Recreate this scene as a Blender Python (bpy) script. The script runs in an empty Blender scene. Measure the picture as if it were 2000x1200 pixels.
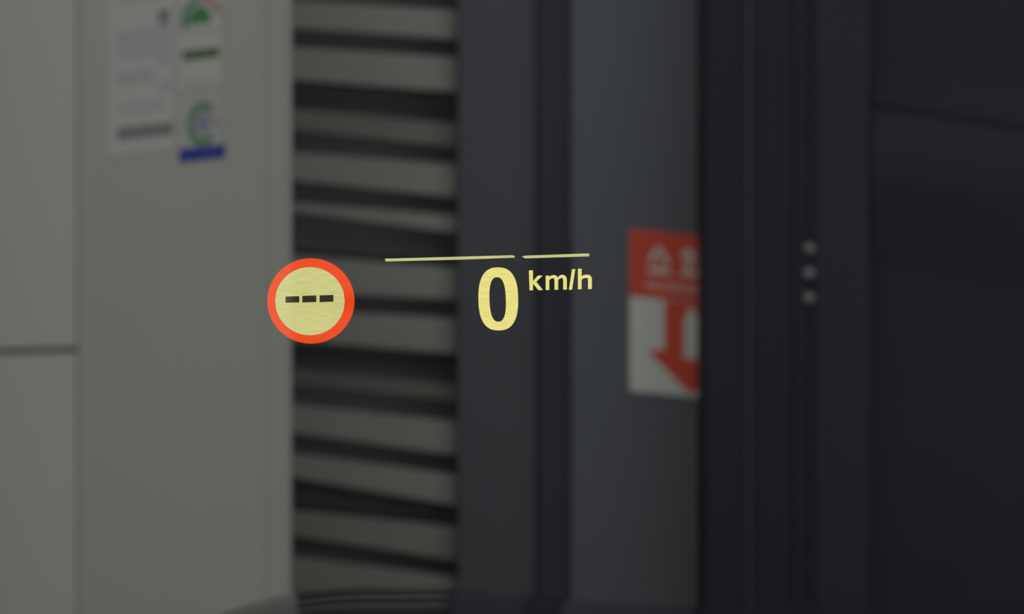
import bpy, math, random
from mathutils import Vector

random.seed(4)
scn = bpy.context.scene
C = scn.collection

# ------------------------------------------------------------------ camera, world, exposure
F = 4500.0          # focal length in pixels of the 2000 x 1200 frame
HY = 700.0          # row of the horizon
EYE = 1.42          # driver's eye height, metres
HUD = 2.3           # distance of the head-up image

cam_d = bpy.data.cameras.new('camera')
cam = bpy.data.objects.new('camera', cam_d)
C.objects.link(cam)
cam.location = (0, 0, EYE)
cam.rotation_euler = (math.radians(90), 0, 0)
cam_d.sensor_width = 36
cam_d.lens = F / 2000 * 36
cam_d.shift_y = (HY - 600) / 2000
cam_d.clip_start = 0.05
cam_d.dof.use_dof = True
cam_d.dof.focus_distance = HUD
cam_d.dof.aperture_fstop = 3.5
scn.camera = cam

world = bpy.data.worlds.new('overcast')
scn.world = world
world.use_nodes = True
bg = world.node_tree.nodes['Background']
bg.inputs[0].default_value = (0.93, 0.97, 1.0, 1)
bg.inputs[1].default_value = 0.62

vs = scn.view_settings
vs.view_transform = 'Standard'
vs.look = 'None'
vs.exposure = 0.0
vs.gamma = 1.0
vs.use_curve_mapping = False


# ------------------------------------------------------------------ helpers
def lin(c):
    c = c / 255
    return c / 12.92 if c <= 0.04045 else ((c + 0.055) / 1.055) ** 2.4


def rgb(r, g, b, k=1.0):
    return (lin(r) * k, lin(g) * k, lin(b) * k, 1)


def mat(name, col, rough=0.6, var=0.12, scale=6.0, spec=0.3, metallic=0.0, bump=0.0, coat=0.0):
    """painted or printed surface: base colour with a little procedural mottling and fine relief"""
    m = bpy.data.materials.new(name)
    m.use_nodes = True
    nt = m.node_tree
    p = nt.nodes['Principled BSDF']
    tc = nt.nodes.new('ShaderNodeTexCoord')
    nz = nt.nodes.new('ShaderNodeTexNoise')
    nz.inputs['Scale'].default_value = scale
    nz.inputs['Detail'].default_value = 6
    nt.links.new(tc.outputs['Object'], nz.inputs['Vector'])
    mx = nt.nodes.new('ShaderNodeMix')
    mx.data_type = 'RGBA'
    mx.inputs['A'].default_value = tuple(c * (1 - var) for c in col[:3]) + (1,)
    mx.inputs['B'].default_value = tuple(c * (1 + var) for c in col[:3]) + (1,)
    nt.links.new(nz.outputs['Fac'], mx.inputs['Factor'])
    nt.links.new(mx.outputs['Result'], p.inputs['Base Color'])
    p.inputs['Roughness'].default_value = rough
    p.inputs['Specular IOR Level'].default_value = spec
    p.inputs['Metallic'].default_value = metallic
    p.inputs['Coat Weight'].default_value = coat
    p.inputs['Coat Roughness'].default_value = 0.03
    if bump:
        n2 = nt.nodes.new('ShaderNodeTexNoise')
        n2.inputs['Scale'].default_value = 140
        nt.links.new(tc.outputs['Object'], n2.inputs['Vector'])
        b = nt.nodes.new('ShaderNodeBump')
        b.inputs['Strength'].default_value = bump
        b.inputs['Distance'].default_value = 0.002
        nt.links.new(n2.outputs['Fac'], b.inputs['Height'])
        nt.links.new(b.outputs['Normal'], p.inputs['Normal'])
    return m


def light_mat(name, col, streak=0.0):
    """projected light: shines over a dimmed view of whatever lies behind it"""
    m = bpy.data.materials.new(name)
    m.use_nodes = True
    nt = m.node_tree
    nt.nodes.remove(nt.nodes['Principled BSDF'])
    out = nt.nodes['Material Output']
    em = nt.nodes.new('ShaderNodeEmission')
    em.inputs['Color'].default_value = col
    tr = nt.nodes.new('ShaderNodeBsdfTransparent')
    tr.inputs['Color'].default_value = (0.4, 0.4, 0.4, 1)
    add = nt.nodes.new('ShaderNodeAddShader')
    nt.links.new(em.outputs[0], add.inputs[0])
    nt.links.new(tr.outputs[0], add.inputs[1])
    nt.links.new(add.outputs[0], out.inputs['Surface'])
    if streak:                       # the fine horizontal scan lines of the projector's panel
        tc = nt.nodes.new('ShaderNodeTexCoord')
        mp = nt.nodes.new('ShaderNodeMapping')
        mp.inputs['Scale'].default_value = (60, 60, 900)
        nt.links.new(tc.outputs['Object'], mp.inputs['Vector'])
        nz = nt.nodes.new('ShaderNodeTexNoise')
        nz.inputs['Scale'].default_value = 1.0
        nz.inputs['Detail'].default_value = 3
        nt.links.new(mp.outputs[0], nz.inputs['Vector'])
        mr = nt.nodes.new('ShaderNodeMapRange')
        mr.inputs['From Min'].default_value = 0.3
        mr.inputs['From Max'].default_value = 0.7
        mr.inputs['To Min'].default_value = 1 - streak
        mr.inputs['To Max'].default_value = 1 + streak
        nt.links.new(nz.outputs['Fac'], mr.inputs['Value'])
        nt.links.new(mr.outputs[0], em.inputs['Strength'])
    m.cycles.emission_sampling = 'NONE'
    return m


def link(name, verts, faces, m, parent=None, smooth=False):
    me = bpy.data.meshes.new(name)
    me.from_pydata([tuple(v) for v in verts], [], faces)
    me.update()
    if smooth:
        for p in me.polygons:
            p.use_smooth = True
    me.materials.append(m)
    o = bpy.data.objects.new(name, me)
    C.objects.link(o)
    if parent is not None:
        o.parent = parent
        o.matrix_parent_inverse = parent.matrix_world.inverted()
    return o


def tag(o, label=None, cat=None, group=None, kind=None):
    for k, v in (('label', label), ('category', cat), ('group', group), ('kind', kind)):
        if v:
            o[k] = v
    return o


def empty(name, loc=(0, 0, 0)):
    o = bpy.data.objects.new(name, None)
    C.objects.link(o)
    o.location = loc
    o.matrix_world.translation = loc
    return o


def prism_data(loops, back):
    """front polygon(s) extruded by the vector back"""
    V, Fc = [], []
    back = Vector(back)
    for loop in loops:
        n = len(loop)
        b = len(V)
        V += [Vector(p) for p in loop] + [Vector(p) + back for p in loop]
        Fc.append(tuple(range(b, b + n)))
        Fc.append(tuple(reversed(range(b + n, b + 2 * n))))
        for i in range(n):
            j = (i + 1) % n
            Fc.append((b + i, b + n + i, b + n + j, b + j))
    return V, Fc


def ring_data(outer, inner, back):
    n = len(outer)
    back = Vector(back)
    V = [Vector(p) for p in outer] + [Vector(p) for p in inner]
    V += [v + back for v in V[:2 * n]]
    Fc = []
    for i in range(n):
        j = (i + 1) % n
        Fc += [(i, j, n + j, n + i), (2 * n + i, 3 * n + i, 3 * n + j, 2 * n + j),
               (i, 2 * n + i, 2 * n + j, j), (n + i, n + j, 3 * n + j, 3 * n + i)]
    return V, Fc


def prism(name, loops, back, m, parent=None):
    return link(name, *prism_data(loops, back), m, parent)


def box_data(x0, x1, y0, y1, z0, z1):
    V = [Vector((x, y, z)) for z in (z0, z1) for y in (y0, y1) for x in (x0, x1)]
    Fc = [(0, 2, 3, 1), (4, 5, 7, 6), (0, 1, 5, 4), (2, 6, 7, 3), (0, 4, 6, 2), (1, 3, 7, 5)]
    return V, Fc


def box(name, x0, x1, y0, y1, z0, z1, m, parent=None, bevel=0.0):
    o = link(name, *box_data(x0, x1, y0, y1, z0, z1), m, parent)
    if bevel:
        b = o.modifiers.new('bevel', 'BEVEL')
        b.width = bevel
        b.segments = 2
    return o


def at(px, py, Y):
    return Vector(((px - 1000) / F * Y, Y, EYE - (py - HY) / F * Y))


def xat(px, Y):
    return (px - 1000) / F * Y


# ------------------------------------------------------------------ materials
M = {
    'floor': mat('sealed_concrete', rgb(110, 110, 108), 0.5, 0.2, 3),
    'clad': mat('beige_panel_paint', rgb(150, 147, 138), 0.75, 0.03, 1.5, 0.15, bump=0.1),
    'clad_side': mat('pale_beige_edge_panel', rgb(162, 157, 147), 0.75, 0.03, 1.5, 0.15, bump=0.1),  # slightly lighter beige for the panels left of the joint
    'core': mat('dark_joint', rgb(74, 73, 70), 0.9, 0.1),
    'slat': mat('grey_slat_paint', rgb(162, 159, 150), 0.7, 0.08, 5, 0.2),
    'void': mat('dark_backing', rgb(124, 123, 126), 0.95, 0.1, 3, 0.1),
    'ledge': mat('shaded_inner_slat', rgb(112, 111, 110), 0.8, 0.08, 5, 0.15),  # darker copy of the slat grey, shade of the gaps set in the colour
    'panel': mat('dark_grey_panel', rgb(98, 99, 102), 0.8, 0.08, 3, 0.15),
    'groove': mat('groove_grey', rgb(98, 98, 104), 0.9, 0.08, 3, 0.1),
    'column': mat('grey_column_paint', rgb(106, 108, 111), 0.8, 0.08, 3, 0.15),
    'door': mat('black_steel', rgb(44, 45, 50), 0.75, 0.12, 3, 0.15),
    'stile': mat('black_steel_stile', rgb(49, 50, 54), 0.75, 0.12, 3, 0.15),
    'bead': mat('pale_edge_bead', rgb(58, 60, 63), 0.6, 0.15, 12, 0.2),  # a little paler than the door steel
    'bolt': mat('zinc_bolt', rgb(122, 122, 122), 0.5, 0.1, 30, 0.4),
    'tint': mat('clear_label_film', rgb(155, 153, 146), 0.9, 0.02, 9, 0.1),
    'paper': mat('white_paper', rgb(162, 161, 154), 0.9, 0.02, 9, 0.1),
    'ink': mat('grey_ink', rgb(112, 111, 108), 0.9, 0.06, 60, 0.1),
    'ink_pale': mat('pale_grey_ink', rgb(149, 148, 147), 0.9, 0.05, 60, 0.1),
    'green': mat('green_ink', rgb(62, 115, 70), 0.9, 0.05, 40, 0.1),
    'olive': mat('olive_ink', rgb(80, 92, 58), 0.9, 0.05, 40, 0.1),
    'ring': mat('ring_green_ink', rgb(98, 122, 98), 0.9, 0.05, 40, 0.1),
    'pink': mat('red_brown_ink', rgb(150, 122, 112), 0.9, 0.05, 40, 0.1),
    'blue': mat('blue_ink', rgb(50, 60, 126), 0.9, 0.05, 40, 0.1),
    'violet': mat('violet_grey_ink', rgb(122, 122, 138), 0.9, 0.05, 40, 0.1),
    'red': mat('sign_red', rgb(224, 88, 68), 0.7, 0.06, 20, 0.2),
    'white': mat('sign_white', rgb(220, 219, 206), 0.7, 0.04, 20, 0.2),
    'car': mat('black_car_paint', rgb(34, 34, 38), 0.06, 0.03, 2, 0.5),
    'rubber': mat('tyre_rubber', rgb(28, 28, 28), 0.9, 0.1),
    'rim': mat('alloy_rim', rgb(130, 132, 135), 0.35, 0.05, 4, 0.5, metallic=0.8),
    'lens': mat('headlamp_lens', rgb(150, 155, 160), 0.1, 0.05, 4, 0.6, coat=1.0),
    'trim': mat('black_plastic', rgb(26, 26, 27), 0.6, 0.1),
}

M['car'].node_tree.nodes['Principled BSDF'].inputs['IOR'].default_value = 1.06

# ------------------------------------------------------------------ the setting: floor and back wall
WB = 5.42           # plane of the backing wall
WP = 5.25           # plane of the dark panels beside the slats
tag(box('floor', -3.5, 3.5, -2, 5.9, -0.1, 0.0, M['floor']), 'grey sealed concrete floor of the parking bay', kind='structure')
TOP = 3.0

# wall behind the slats and the groove
tag(box('wall_back', -2.2, 1.6, WB, WB + 0.15, 0, TOP, M['void']), 'dark wall surface behind the slats', kind='structure')

# dark panel right of the slats, groove, grey column with the fire sign
wr = tag(empty('wall_right', (xat(970, WP), WP, 0)), 'dark grey wall of vertical panels with a recessed groove', kind='structure')
box('panel', xat(894, WP), xat(1046, WP), WP, WB, 0, TOP, M['panel'], wr, 0.004)
box('groove', xat(1046, WP), xat(1120, WP) + 0.02, WP + 0.05, WB, 0, TOP, M['groove'], wr)
SP = 5.12
box('column_face', xat(1116, SP), xat(1620, SP), SP, WB, 0, TOP, M['column'], wr, 0.004)

# ------------------------------------------------------------------ beige clad column on the left
YC = 4.4
XC = xat(584, YC)
K = 1.2
NRM = Vector((-K, -1, 0)).normalized()      # outward normal of the face
ALONG = Vector((1, -K, 0)).normalized()


def face(px, py, out=0.0):
    """point where the sight line of a pixel meets the beige face, lifted off it by out metres"""
    u = (px - 1000) / F
    Y = (YC + K * XC) / (1 + K * u)
    return at(px, py, Y) + NRM * out


def fx(px):
    p = face(px, HY)
    return Vector((p.x, p.y, 0))


wl = tag(empty('wall_left', fx(360)), 'beige clad column of smooth flat panels with narrow joints', kind='structure')
a, b = fx(-260), fx(557)
back = Vector((-0.35, 0.75, 0))
V = []
off = NRM * -0.012
foot = [a + off, b + off, b + off + Vector((-0.12, 0.62, 0)), a + off + Vector((0.0, 0.45, 0))]
V = [p for p in foot] + [p + Vector((0, 0, TOP)) for p in foot]
link('core', V, [(0, 1, 5, 4), (1, 2, 6, 5), (2, 3, 7, 6), (3, 0, 4, 7), (4, 5, 6, 7), (3, 2, 1, 0)], M['core'], wl)


def clad(px0, px1, top0, top1, bot0, bot1, m, lift=0.0):
    """one cladding panel; the four corners are world heights"""
    p0, p1 = fx(px0), fx(px1)
    L = [p0 + Vector((0, 0, bot0)), p1 + Vector((0, 0, bot1)), p1 + Vector((0, 0, top1)), p0 + Vector((0, 0, top0))]
    L = [p + NRM * lift for p in L]
    o = prism('panel', [L], NRM * -(0.0118 + lift), m, wl)
    bv = o.modifiers.new('bevel', 'BEVEL')
    bv.width = 0.003
    bv.segments = 2
    return o


zj0 = face(-260, 694).z
zj1 = face(148, 684).z
clad(-260, 149, zj0 - 0.006, zj1 - 0.005, 0, 0, M['clad_side'], 0.002)
clad(-260, 149, TOP, TOP, zj0 + 0.006, zj1 + 0.005, M['clad_side'], 0.002)
clad(151.5, 521, TOP, TOP, 0, 0, M['clad'])
clad(522.5, 555.5, TOP, TOP, 0, 0, M['clad'], 0.001)
# rounded corner piece at the near edge
p0 = fx(556)
tip = fx(576)
tail_pt = tip + Vector((-0.014, 0.07, 0))
prof = []
for i in range(9):
    t = i / 8
    prof.append(p0 * (1 - t) ** 2 + tip * 2 * t * (1 - t) + tail_pt * t * t)
prof += [tail_pt + Vector((-0.03, 0.0, 0)), p0 - NRM * 0.011]
n = len(prof)
V = prof + [p + Vector((0, 0, TOP)) for p in prof]
link('corner_trim', V, [tuple(reversed(range(n))), tuple(range(n, 2 * n))] +
     [(i, (i + 1) % n, n + (i + 1) % n, n + i) for i in range(n)], M['clad'], wl)


# paper notices stuck to the beige face
def on_face(name, pts, m, parent, out, t=0.0006):
    return prism(name, [[face(x, y, out) for x, y in pts]], NRM * -t, m, parent)


def para(x0, x1, y0, y1, s=-0.11):
    """upright box in the frame whose level edges follow the face's slope"""
    return [(x0, y1), (x1, y1 + s * (x1 - x0)), (x1, y0 + s * (x1 - x0)), (x0, y0)]


def arc(cx, cy, rx, ry, a0, a1, n=16, s=-0.11):
    out = []
    for i in range(n + 1):
        t = math.radians(a0 + (a1 - a0) * i / n)
        x = cx + rx * math.cos(t)
        out.append((x, cy - ry * math.sin(t) + s * (x - cx)))
    return out


def sector(cx, cy, rx, ry, w, a0, a1, n=14):
    """arc band as a row of quads, one polygon"""
    o = arc(cx, cy, rx, ry, a0, a1, n)
    i = arc(cx, cy, rx - w, ry - w * ry / rx, a0, a1, n)
    return o, i


def band(name, cx, cy, rx, ry, w, a0, a1, m, parent, out, n=14):
    o, i = sector(cx, cy, rx, ry, w, a0, a1, n)
    V = [face(x, y, out) for x, y in o] + [face(x, y, out) for x, y in i]
    k = n + 1
    V += [v - NRM * 0.0006 for v in V[:2 * k]]
    Fc = []
    for q in range(n):
        Fc += [(q, k + q, k + q + 1, q + 1), (2 * k + q, 2 * k + q + 1, 3 * k + q + 1, 3 * k + q),
               (q, q + 1, 2 * k + q + 1, 2 * k + q), (k + q, 3 * k + q, 3 * k + q + 1, k + q + 1)]
    return link(name, V, Fc, m, parent)


t1 = tag(empty('notice_sheet', face(280, 300)), 'white printed sheet with a dark grey bar near its foot on beige column', 'notice')
on_face('sheet', para(213, 344, -175, 305), M['paper'], t1, 0.0014)
o1 = 0.0019
on_face('text_block', para(231, 308, 62, 118), M['ink_pale'], t1, o1)
on_face('text_block', para(228, 300, 142, 166), M['ink_pale'], t1, o1)
on_face('text_block', para(232, 320, -60, 8), M['ink_pale'], t1, o1)
on_face('text_block', para(312, 334, 45, 128), M['ink_pale'], t1, o1)
on_face('dark_block', para(311, 331, 19, 47), M['ink'], t1, o1)
on_face('text_block', para(312, 336, 158, 180), M['ink_pale'], t1, o1)
on_face('text_line', para(232, 325, 204, 212), M['ink_pale'], t1, o1)
on_face('text_line', para(232, 325, 217, 225), M['ink_pale'], t1, o1)
on_face('heading_bar', para(230, 339, 250, 275), M['ink'], t1, o1)

t2 = tag(empty('rating_label', face(395, 165)), 'white rating label with a green and red half dial above an olive bar', 'label')
on_face('sheet', para(348, 437, -75, 178), M['paper'], t2, 0.0014)
band('dial_arc', 394, 38, 40, 47, 13, 100, 205, M['ring'], t2, o1)
band('dial_arc', 394, 38, 40, 47, 13, 10, 96, M['pink'], t2, o1)
on_face('grade_disc', arc(391, 41, 22, 28, -10, 190, 16), M['green'], t2, o1)
on_face('grade_bar', para(358, 429, 100, 119), M['olive'], t2, o1)
on_face('text_line', para(364, 432, 62, 68), M['ink_pale'], t2, o1)
on_face('text_line', para(358, 425, 160, 168), M['ink_pale'], t2, o1)

t3 = tag(empty('certificate_label', face(395, 316)), 'pale label with a green ring and a solid blue strip along its foot', 'label')
on_face('sheet', para(352, 438, 192, 298), M['tint'], t3, 0.0014)
band('ring', 397, 242, 31, 45, 13, 40, 318, M['ring'], t3, o1, 28)
band('ring_tail', 397, 242, 30, 40, 10, -14, 22, M['pink'], t3, o1, 8)
on_face('emblem', arc(397, 240, 15, 19, 0, 345, 20), M['violet'], t3, o1)
on_face('blue_strip', para(351, 440, 291, 318), M['blue'], t3, o1)

# ------------------------------------------------------------------ slatted grille between column and wall
WS = 5.30
lv = tag(empty('louvre_grille', (xat(740, WS), WS, 0)), 'grey horizontal slat grille with dark gaps between beige column and dark panel', 'grille')
# rows of the slats at the left (x=590) and right (x=890) end: top-left, top-right, bottom-left, bottom-right, lean
ROWS = [(-196, -172, -150, -126, 0), (-118, -96, -58, -36, 0), (2, 20, 56, 77, 0), (93, 112, 158, 180, 0), (216, 244, 256, 288, 2),
        (299, 322, 355, 386, 0), (398, 421, 416, 456, 0), (500, 523, 571, 586, 0), (607, 622, 668, 692, 0),
        (726, 754, 753, 784, 2), (793, 824, 849, 890, 0), (889, 928, 936, 989, 0), (1001, 1030, 1050, 1096, 1),
        (1091, 1129, 1160, 1195, 1), (1205, 1243, 1262, 1300, 0), (1310, 1348, 1370, 1408, 0), (1420, 1458, 1480, 1518, 0)]
X0, X1 = 535, 893
for tl, tr, bl, br, lean in ROWS:
    ex = lambda l, r_, x: l + (r_ - l) * (x - 590) / 300
    q = [(X0, ex(bl, br, X0)), (X1, ex(bl, br, X1)), (X1, ex(tl, tr, X1)), (X0, ex(tl, tr, X0))]
    d = (0.0, 0.010, 0.018)[lean]
    yb, yt = WS + d * 1.6, WS + d * 0.4      # the leaning slats turn their face a little downwards
    L = [at(q[0][0], q[0][1], yb), at(q[1][0], q[1][1], yb), at(q[2][0], q[2][1], yt), at(q[3][0], q[3][1], yt)]
    o = prism('slat', [L], (0, 0.016, 0), M['slat'], lv)
    bv = o.modifiers.new('bevel', 'BEVEL')
    bv.width = 0.002
    bv.segments = 1
# ledges inside the wide gaps; the gap's shade is put into their colour
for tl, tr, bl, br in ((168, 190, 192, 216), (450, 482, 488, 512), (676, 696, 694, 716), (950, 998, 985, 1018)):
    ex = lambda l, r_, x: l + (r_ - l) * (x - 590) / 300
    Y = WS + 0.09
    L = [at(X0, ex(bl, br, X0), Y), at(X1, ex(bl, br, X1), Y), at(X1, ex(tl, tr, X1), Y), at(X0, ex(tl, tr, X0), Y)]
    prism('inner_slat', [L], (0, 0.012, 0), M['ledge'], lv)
box('upright', xat(X0, WS) + 0.004, xat(X0, WS) + 0.035, WS + 0.05, WS + 0.08, 0, TOP - 0.3, M['void'], lv)

# ------------------------------------------------------------------ fire extinguisher sign
sg = tag(empty('fire_sign', at(1350, 780, SP)), 'red and white fire extinguisher sign with a large downward arrow on grey column', 'sign')
S = 0.10            # slope of the sign's level edges


def sgn(name, polys, m, depth, t=0.0008):
    return prism(name, [[at(x, y + S * (x - 1350), SP - depth) for x, y in p] for p in polys], (0, t, 0), m, sg)


sgn('plate', [[(1230, 776), (1470, 776), (1470, 459), (1230, 459)]], M['white'], 0.005, 0.0048)
sgn('red_field', [[(1230, 590), (1470, 590), (1470, 459), (1230, 459)]], M['red'], 0.0058)
sgn('arrow', [[(1298, 592), (1298, 688), (1265, 694), (1350, 772), (1435, 694), (1402, 688), (1402, 592)]], M['red'], 0.0058)
sgn('extinguisher_icon', [[(1336, 702), (1336, 628), (1342, 612), (1345, 604), (1356, 604), (1359, 612), (1365, 628), (1365, 702)]], M['white'], 0.0066)


def stroke(x0, y0, x1, y1, w):
    d = Vector((x1 - x0, y1 - y0))
    d.normalize()
    nx, ny = -d.y * w / 2, d.x * w / 2
    return [(x0 - nx, y0 - ny), (x1 - nx, y1 - ny), (x1 + nx, y1 + ny), (x0 + nx, y0 + ny)]


def circ(cx, cy, r_, w):
    out = []
    for i in range(12):
        a0, a1 = 2 * math.pi * i / 12, 2 * math.pi * (i + 1) / 12
        o = lambda a, q: (cx + q * math.cos(a), cy - q * math.sin(a))
        out.append([o(a0, r_), o(a1, r_), o(a1, r_ - w), o(a0, r_ - w)])
    return out


# so
sgn('letter', [stroke(1287, 489, 1269, 521, 9), stroke(1288, 492, 1306, 521, 9), stroke(1287, 520, 1287, 534, 8),
               stroke(1265, 537, 1309, 537, 9)], M['white'], 0.0066)
# hwa
sgn('letter', [stroke(1338, 489, 1350, 489, 7), stroke(1330, 498, 1358, 498, 7)] + circ(1344, 513, 10, 6) +
    [stroke(1344, 523, 1344, 534, 7), stroke(1329, 537, 1361, 536, 8), stroke(1365, 486, 1365, 543, 8),
     stroke(1366, 514, 1376, 514, 7)], M['white'], 0.0066)
# gi
sgn('letter', [stroke(1395, 494, 1420, 494, 8), stroke(1417, 494, 1402, 534, 8), stroke(1434, 486, 1434, 543, 8)], M['white'], 0.0066)
x = 1264
ticks = []
while x < 1438:
    ticks.append(stroke(x, 557, x, 573, 3.2))
    if int(x) % 2:
        ticks.append(stroke(x, 558.5, x + 5, 558.5, 3))
    x += 9.5
sgn('small_print', ticks, M['white'], 0.0066)

# ------------------------------------------------------------------ dark steel door in front on the right
DY = 4.85
dr = tag(empty('door_1', (xat(1700, DY), DY, 0)), 'black steel door and frame with three small pale bolts', kind='structure')
box('jamb', xat(1377, DY), xat(1458, DY), DY, DY + 0.20, 0, TOP, M['door'], dr, 0.003)
box('bead', xat(1457, DY), xat(1467, DY), DY - 0.006, DY + 0.1, 0, TOP, M['bead'], dr, 0.002)
box('jamb', xat(1466, DY), xat(1556, DY), DY + 0.006, DY + 0.20, 0, TOP, M['door'], dr, 0.003)
box('bead', xat(1555, DY), xat(1566, DY), DY - 0.002, DY + 0.1, 0, TOP, M['stile'], dr, 0.002)
box('gap', xat(1566, DY), xat(1594, DY), DY + 0.009, DY + 0.18, 0, TOP, M['door'], dr)
box('stile', xat(1592, DY), xat(1698, DY), DY, DY + 0.05, 0, TOP, M['stile'], dr, 0.004)
box('door_leaf', xat(1690, DY), xat(2900, DY), DY + 0.035, DY + 0.05, 0, TOP, M['door'], dr)
# pressed step high on the leaf: a lip that faces down, then a long face that leans back to the light
L0, L1 = 1698, 2600
PROF = [(128, 0.0), (198, 0.007), (210, 0.001), (290, 0.032), (345, 0.033), (520, 0.0)]
V, Fc = [], []
for px_, dz in ((L0, 0), (L1, 138)):
    for py_, out in PROF:
        V.append(at(px_, py_ + dz, DY + 0.0345) + Vector((0, -out, 0)))
k = len(PROF)
for i in range(k - 1):
    Fc.append((i, i + 1, k + i + 1, k + i))
Fc += [tuple(reversed(range(k))), tuple(range(k, 2 * k)), (0, k, 2 * k - 1, k - 1)]
link('pressed_step', V, Fc, M['door'], dr)
# bolts
for (bx, by, br) in ((1578, 487, 10.5), (1577, 535, 11), (1577, 583, 10.5)):
    c = at(bx, by, DY + 0.026)
    rr = br / F * DY
    V, Fc = [], []
    prof = [(1.0, 0.0), (1.0, -0.006), (0.8, -0.010), (0.45, -0.0125)]
    ns = 12
    for (q, dy) in prof:
        for i in range(ns):
            t = 2 * math.pi * i / ns
            V.append(c + Vector((rr * q * math.cos(t), dy - 0.02, rr * q * math.sin(t))))
    V.append(c + Vector((0, -0.0335, 0)))
    for k in range(len(prof) - 1):
        for i in range(ns):
            j = (i + 1) % ns
            Fc.append((k * ns + i, k * ns + j, (k + 1) * ns + j, (k + 1) * ns + i))
    for i in range(ns):
        Fc.append(((len(prof) - 1) * ns + i, (len(prof) - 1) * ns + (i + 1) % ns, len(V) - 1))
    # shank back into the gap
    s0 = len(V)
    for i in range(ns):
        t = 2 * math.pi * i / ns
        V.append(c + Vector((rr * 0.5 * math.cos(t), 0.002, rr * 0.5 * math.sin(t))))
    for i in range(ns):
        j = (i + 1) % ns
        Fc.append((s0 + i, s0 + j, j, i))
    link('bolt', V, Fc, M['bolt'], dr)

# ------------------------------------------------------------------ the car's own bonnet along the foot of the view
car = tag(empty('car', (0.55, 3.0, 0)), 'black glossy car bonnet along the bottom edge below the louvre grille', 'car')
Y0 = 3.2
R = 9.0
SIL = [(300, 1420), (400, 1262), (470, 1200), (520, 1173), (590, 1154), (700, 1147), (900, 1150), (1050, 1162), (1190, 1174), (1400, 1182),
       (1600, 1176), (2000, 1166), (2400, 1175), (2700, 1200), (2820, 1260), (2900, 1420)]


def sil(px):
    for (a_, b_), (c_, d_) in zip(SIL, SIL[1:]):
        if a_ <= px <= c_:
            t = (px - a_) / (c_ - a_)
            # Catmull-like smoothing of the step
            return b_ + (d_ - b_) * t
    return SIL[0][1] if px < SIL[0][0] else SIL[-1][1]


def sil_s(px):
    w = 0
    s = 0
    for k in range(-4, 5):
        g = math.exp(-(k / 2.2) ** 2)
        s += g * sil(px + k * 14)
        w += g
    return s / w


NX, NY = 130, 60
xs = [300 + (2900 - 300) * i / NX for i in range(NX + 1)]
V, Fc = [], []
for j in range(NY + 1):
    Y = 1.5 + (3.95 - 1.5) * j / NY
    for px in xs:
        X = (px - 1000) / F * Y0
        slope = (sil_s(px) - HY) / F
        V.append((X, Y, EYE - slope * Y - (Y - Y0) ** 2 / (2 * R)))
W_ = NX + 1
top = len(V)
for j in range(NY):
    for i in range(NX):
        k = j * W_ + i
        Fc.append((k, k + 1, k + W_ + 1, k + W_))
V += [(x_, y_, z_ - 0.02) for x_, y_, z_ in V[:top]]
for j in range(NY):
    for i in range(NX):
        k = top + j * W_ + i
        Fc.append((k, k + W_, k + W_ + 1, k + 1))
edge = [i for i in range(NX)]
for i in range(NX):
    Fc.append((i, top + i, top + i + 1, i + 1))
    k = NY * W_ + i
    Fc.append((k, k + 1, top + k + 1, top + k))
for j in range(NY):
    k = j * W_
    Fc.append((k, k + W_, top + k + W_, top + k))
    k += NX
    Fc.append((k, top + k, top + k + W_, k + W_))
link('bonnet', V, Fc, M['car'], car, smooth=True)
xl, xr = xat(300, Y0), xat(2900, Y0)
box('body', xl + 0.005, xr - 0.005, 1.5, 3.90, 0.30, 0.86, M['car'], car, 0.04)
box('bumper', xl + 0.02, xr - 0.02, 3.88, 3.98, 0.28, 0.60, M['trim'], car, 0.03)
box('grille', xl + 0.5, xr - 0.5, 3.89, 3.93, 0.62, 0.80, M['trim'], car, 0.01)
for s_ in (0, 1):
    x0 = xl + 0.06 if s_ == 0 else xr - 0.40
    box('headlamp', x0, x0 + 0.34, 3.84, 3.93, 0.66, 0.80, M['lens'], car, 0.02)
    cx = xl + 0.11 if s_ == 0 else xr - 0.11
    wv, wf = [], []
    ns = 28
    prof = [(0.10, -0.115), (0.20, -0.125), (0.33, -0.11), (0.34, 0.0), (0.33, 0.11), (0.20, 0.125), (0.10, 0.115)]
    for (q, dx) in prof:
        for i in range(ns):
            t = 2 * math.pi * i / ns
            wv.append((cx + dx, 3.1 + q * math.cos(t), 0.34 + q * math.sin(t)))
    for k in range(len(prof)):
        for i in range(ns):
            j = (i + 1) % ns
            k2 = (k + 1) % len(prof)
            wf.append((k * ns + i, k * ns + j, k2 * ns + j, k2 * ns + i))
    wh = link('wheel', wv, wf, M['rubber'], car, smooth=True)
    rv, rf = [], []
    for dx in (-0.10, 0.10):
        for i in range(ns):
            t = 2 * math.pi * i / ns
            rv.append((cx + dx, 3.1 + 0.19 * math.cos(t), 0.34 + 0.19 * math.sin(t)))
    rf = [tuple(range(ns)), tuple(reversed(range(ns, 2 * ns)))] + [(i, ns + i, ns + (i + 1) % ns, (i + 1) % ns) for i in range(ns)]
    link('rim', rv, rf, M['rim'], wh)

# ------------------------------------------------------------------ head-up display image, floating ahead of the windscreen
G = {
    'ring': light_mat('projected_orange', (0.82, 0.058, 0.003, 1), 0.04),
    'disc': light_mat('projected_yellow', (0.58, 0.575, 0.22, 1), 0.10),
    'dash': light_mat('projected_dim', (0.028, 0.026, 0.012, 1)),
    'digit': light_mat('projected_bright_yellow', (0.80, 0.72, 0.22, 1), 0.12),
    'line': light_mat('projected_pale_line', (0.55, 0.55, 0.22, 1), 0.1),
}
TH = (0, 0.0006, 0)


def hud(px, py):
    return at(px, py, HUD)


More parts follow.
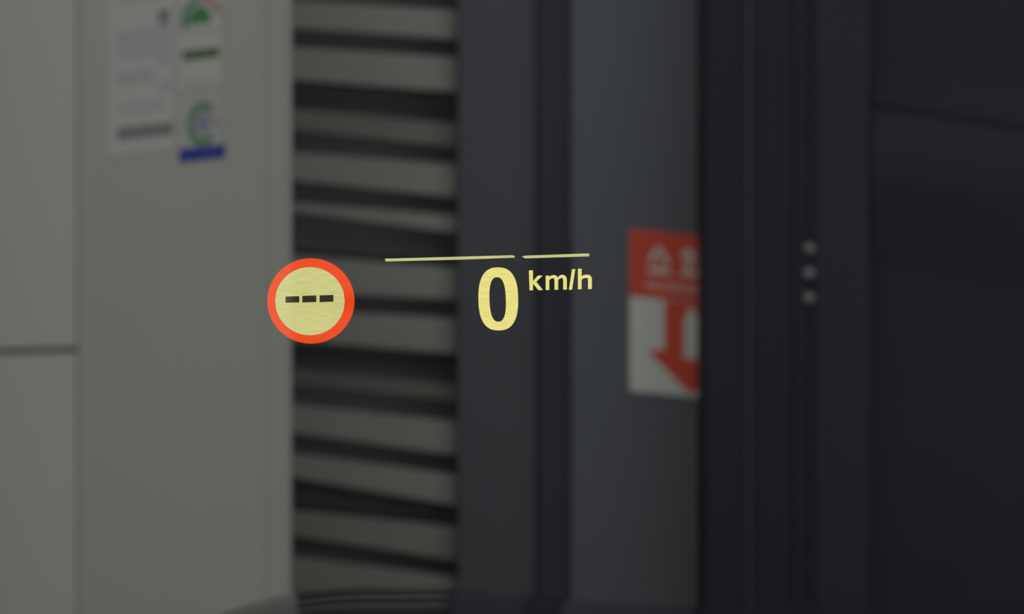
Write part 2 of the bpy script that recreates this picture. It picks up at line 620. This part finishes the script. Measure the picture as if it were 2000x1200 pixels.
def ell(cx, cy, rx, ry, n=96, p=2.0, sl=0.0):
    out = []
    for i in range(n):
        t = 2 * math.pi * i / n
        c, s = math.cos(t), math.sin(t)
        x = math.copysign(abs(c) ** (2 / p), c) * rx
        y = -math.copysign(abs(s) ** (2 / p), s) * ry
        out.append((cx + x + sl * y, cy + y))
    return out


def poly_sheet(name, polys, m, parent):
    """flat light image: one layer of polygons"""
    V, Fc = [], []
    for p in polys:
        b_ = len(V)
        V += [hud(x, y) for x, y in p]
        Fc.append(tuple(range(b_, b_ + len(p))))
    return link(name, V, Fc, m, parent)


def ring_sheet(name, outer, inner, m, parent):
    n = len(outer)
    V = [hud(*p) for p in outer] + [hud(*p) for p in inner]
    return link(name, V, [(i, (i + 1) % n, n + (i + 1) % n, n + i) for i in range(n)], m, parent)


# speed limit symbol
sy = tag(empty('speed_limit_symbol', hud(607, 672)),
         'glowing orange ringed pale yellow disc with three short dark dashes', 'symbol')
OUT = ell(607.2, 588.2, 85.2, 83.4)
INN = ell(605.4, 588.6, 68.0, 66.5)
ring_sheet('ring', OUT, INN, G['ring'], sy)
DASH = [[(557.7, 579.6), (584.6, 578.8), (584.6, 591.0), (557.7, 591.8)],
        [(590.3, 578.2), (617.8, 577.4), (617.8, 590.3), (590.3, 591.2)],
        [(624.2, 577.2), (651.2, 576.3), (651.2, 589.6), (624.2, 590.6)]]


def inside_y(x, up):
    t = (x - 605.4) / 68.0
    return 588.6 + (-1 if up else 1) * 66.5 * math.sqrt(max(0, 1 - t * t))


# the disc as strips left, between, above and below the dashes
brk = [537.4] + [v for d in DASH for v in (d[0][0], d[1][0])] + [673.4]
polys = []
for i in range(len(brk) - 1):
    xa, xb = brk[i], brk[i + 1]
    n = 12
    xx = [xa + (xb - xa) * k / n for k in range(n + 1)]
    up = [(x, inside_y(x, True)) for x in xx]
    dn = [(x, inside_y(x, False)) for x in reversed(xx)]
    if i % 2:                                   # a dash stands here
        d = DASH[i // 2]
        polys.append(up + [d[1], d[0]])
        polys.append([d[3], d[2]] + dn)
    else:
        if i == 0:
            up = up[1:]
        if i == len(brk) - 2:
            up = up[:-1]
        polys.append(up + dn)
poly_sheet('disc', polys, G['disc'], sy)
for d in DASH:
    poly_sheet('dash', [d], G['dash'], sy)

# speed figure and unit
rd = tag(empty('speed_readout', hud(1045, 646)), 'glowing yellow speed figure 0 with small km/h beside it', 'readout')
ring_sheet('digit', ell(973.2, 584.2, 38.8, 61.6, 96, 2.5, 0.012), ell(972.0, 585.2, 16.0, 43.4, 96, 2.5, 0.03), G['digit'], rd)


def skew(p):
    return [(x, y - 0.022 * (x - 1033)) for x, y in p]


def arch(xa, xb, ytop, w, wy):
    """shoulder of m, n or h from stem xa to the outer side of stem xb"""
    out = []
    n = 8
    cx, rx = xb - 9.0, 9.0
    outer = [(xa, ytop + 3.5)] + [(xa + 4, ytop + 0.8)] + [(cx + rx * math.sin(math.pi / 2 * i / n), ytop + 9 - 9 * math.cos(math.pi / 2 * i / n)) for i in range(n + 1)]
    rix = max(rx - w, 1.5)
    inner = [(cx + rix * math.sin(math.pi / 2 * i / n), ytop + wy + 7 - 7 * math.cos(math.pi / 2 * i / n)) for i in range(n + 1)]
    inner = [(xa, ytop + wy + 3.5), (xa + 4, ytop + wy + 0.6)] + inner
    return outer, inner


def glyph(name, polys):
    return poly_sheet(name, [skew(p) for p in polys], G['digit'], rd)


BASE = 567.5
glyph('letter', [[(1033.0, 528.5), (1041.0, 528.5), (1041.0, BASE), (1034.2, BASE)],
                 [(1041.0, 549.5), (1050.5, 539.0), (1060.0, 539.0), (1047.5, 551.0), (1060.5, BASE), (1051.5, BASE), (1041.0, 554.5)]])


def quads(o, i):
    return [[o[k], o[k + 1], i[k + 1], i[k]] for k in range(len(o) - 1)]


def tail(o, i, y):
    return [i[-1], o[-1], (o[-1][0], y), (i[-1][0], y)]


oa, ia = arch(1072.8, 1090.2, 538.5, 7.2, 6.2)
ob, ib = arch(1090.2, 1107.2, 538.5, 7.2, 6.2)
glyph('letter', [[(1065.8, 539.5), (1072.8, 539.5), (1072.8, BASE), (1065.8, BASE)]] + quads(oa, ia) + [tail(oa, ia, BASE)] +
      quads(ob, ib) + [tail(ob, ib, BASE)])
glyph('slash', [[(1117.2, 528.0), (1123.6, 528.0), (1117.4, BASE + 0.5), (1111.0, BASE + 0.5)]])
oh, ih = arch(1136.0, 1156.0, 539.0, 8.0, 6.4)
glyph('letter', [[(1128.8, 527.5), (1136.0, 527.5), (1136.0, BASE), (1128.8, BASE)]] + quads(oh, ih) + [tail(oh, ih, BASE)])

# thin line above the figure
ln = tag(empty('divider_line', hud(950, 505)), 'thin glowing pale yellow line in two lengths above the 0', 'line')
poly_sheet('line_segment', [[(752, 505.6), (1000, 498.8), (1005, 500.0), (1005, 503.6), (900, 507.4), (753, 511.0)]], G['line'], ln)
poly_sheet('line_segment', [[(1019, 501.5), (1026, 499.6), (1150.5, 495.2), (1151, 501.0), (1026, 505.0)]], G['line'], ln)
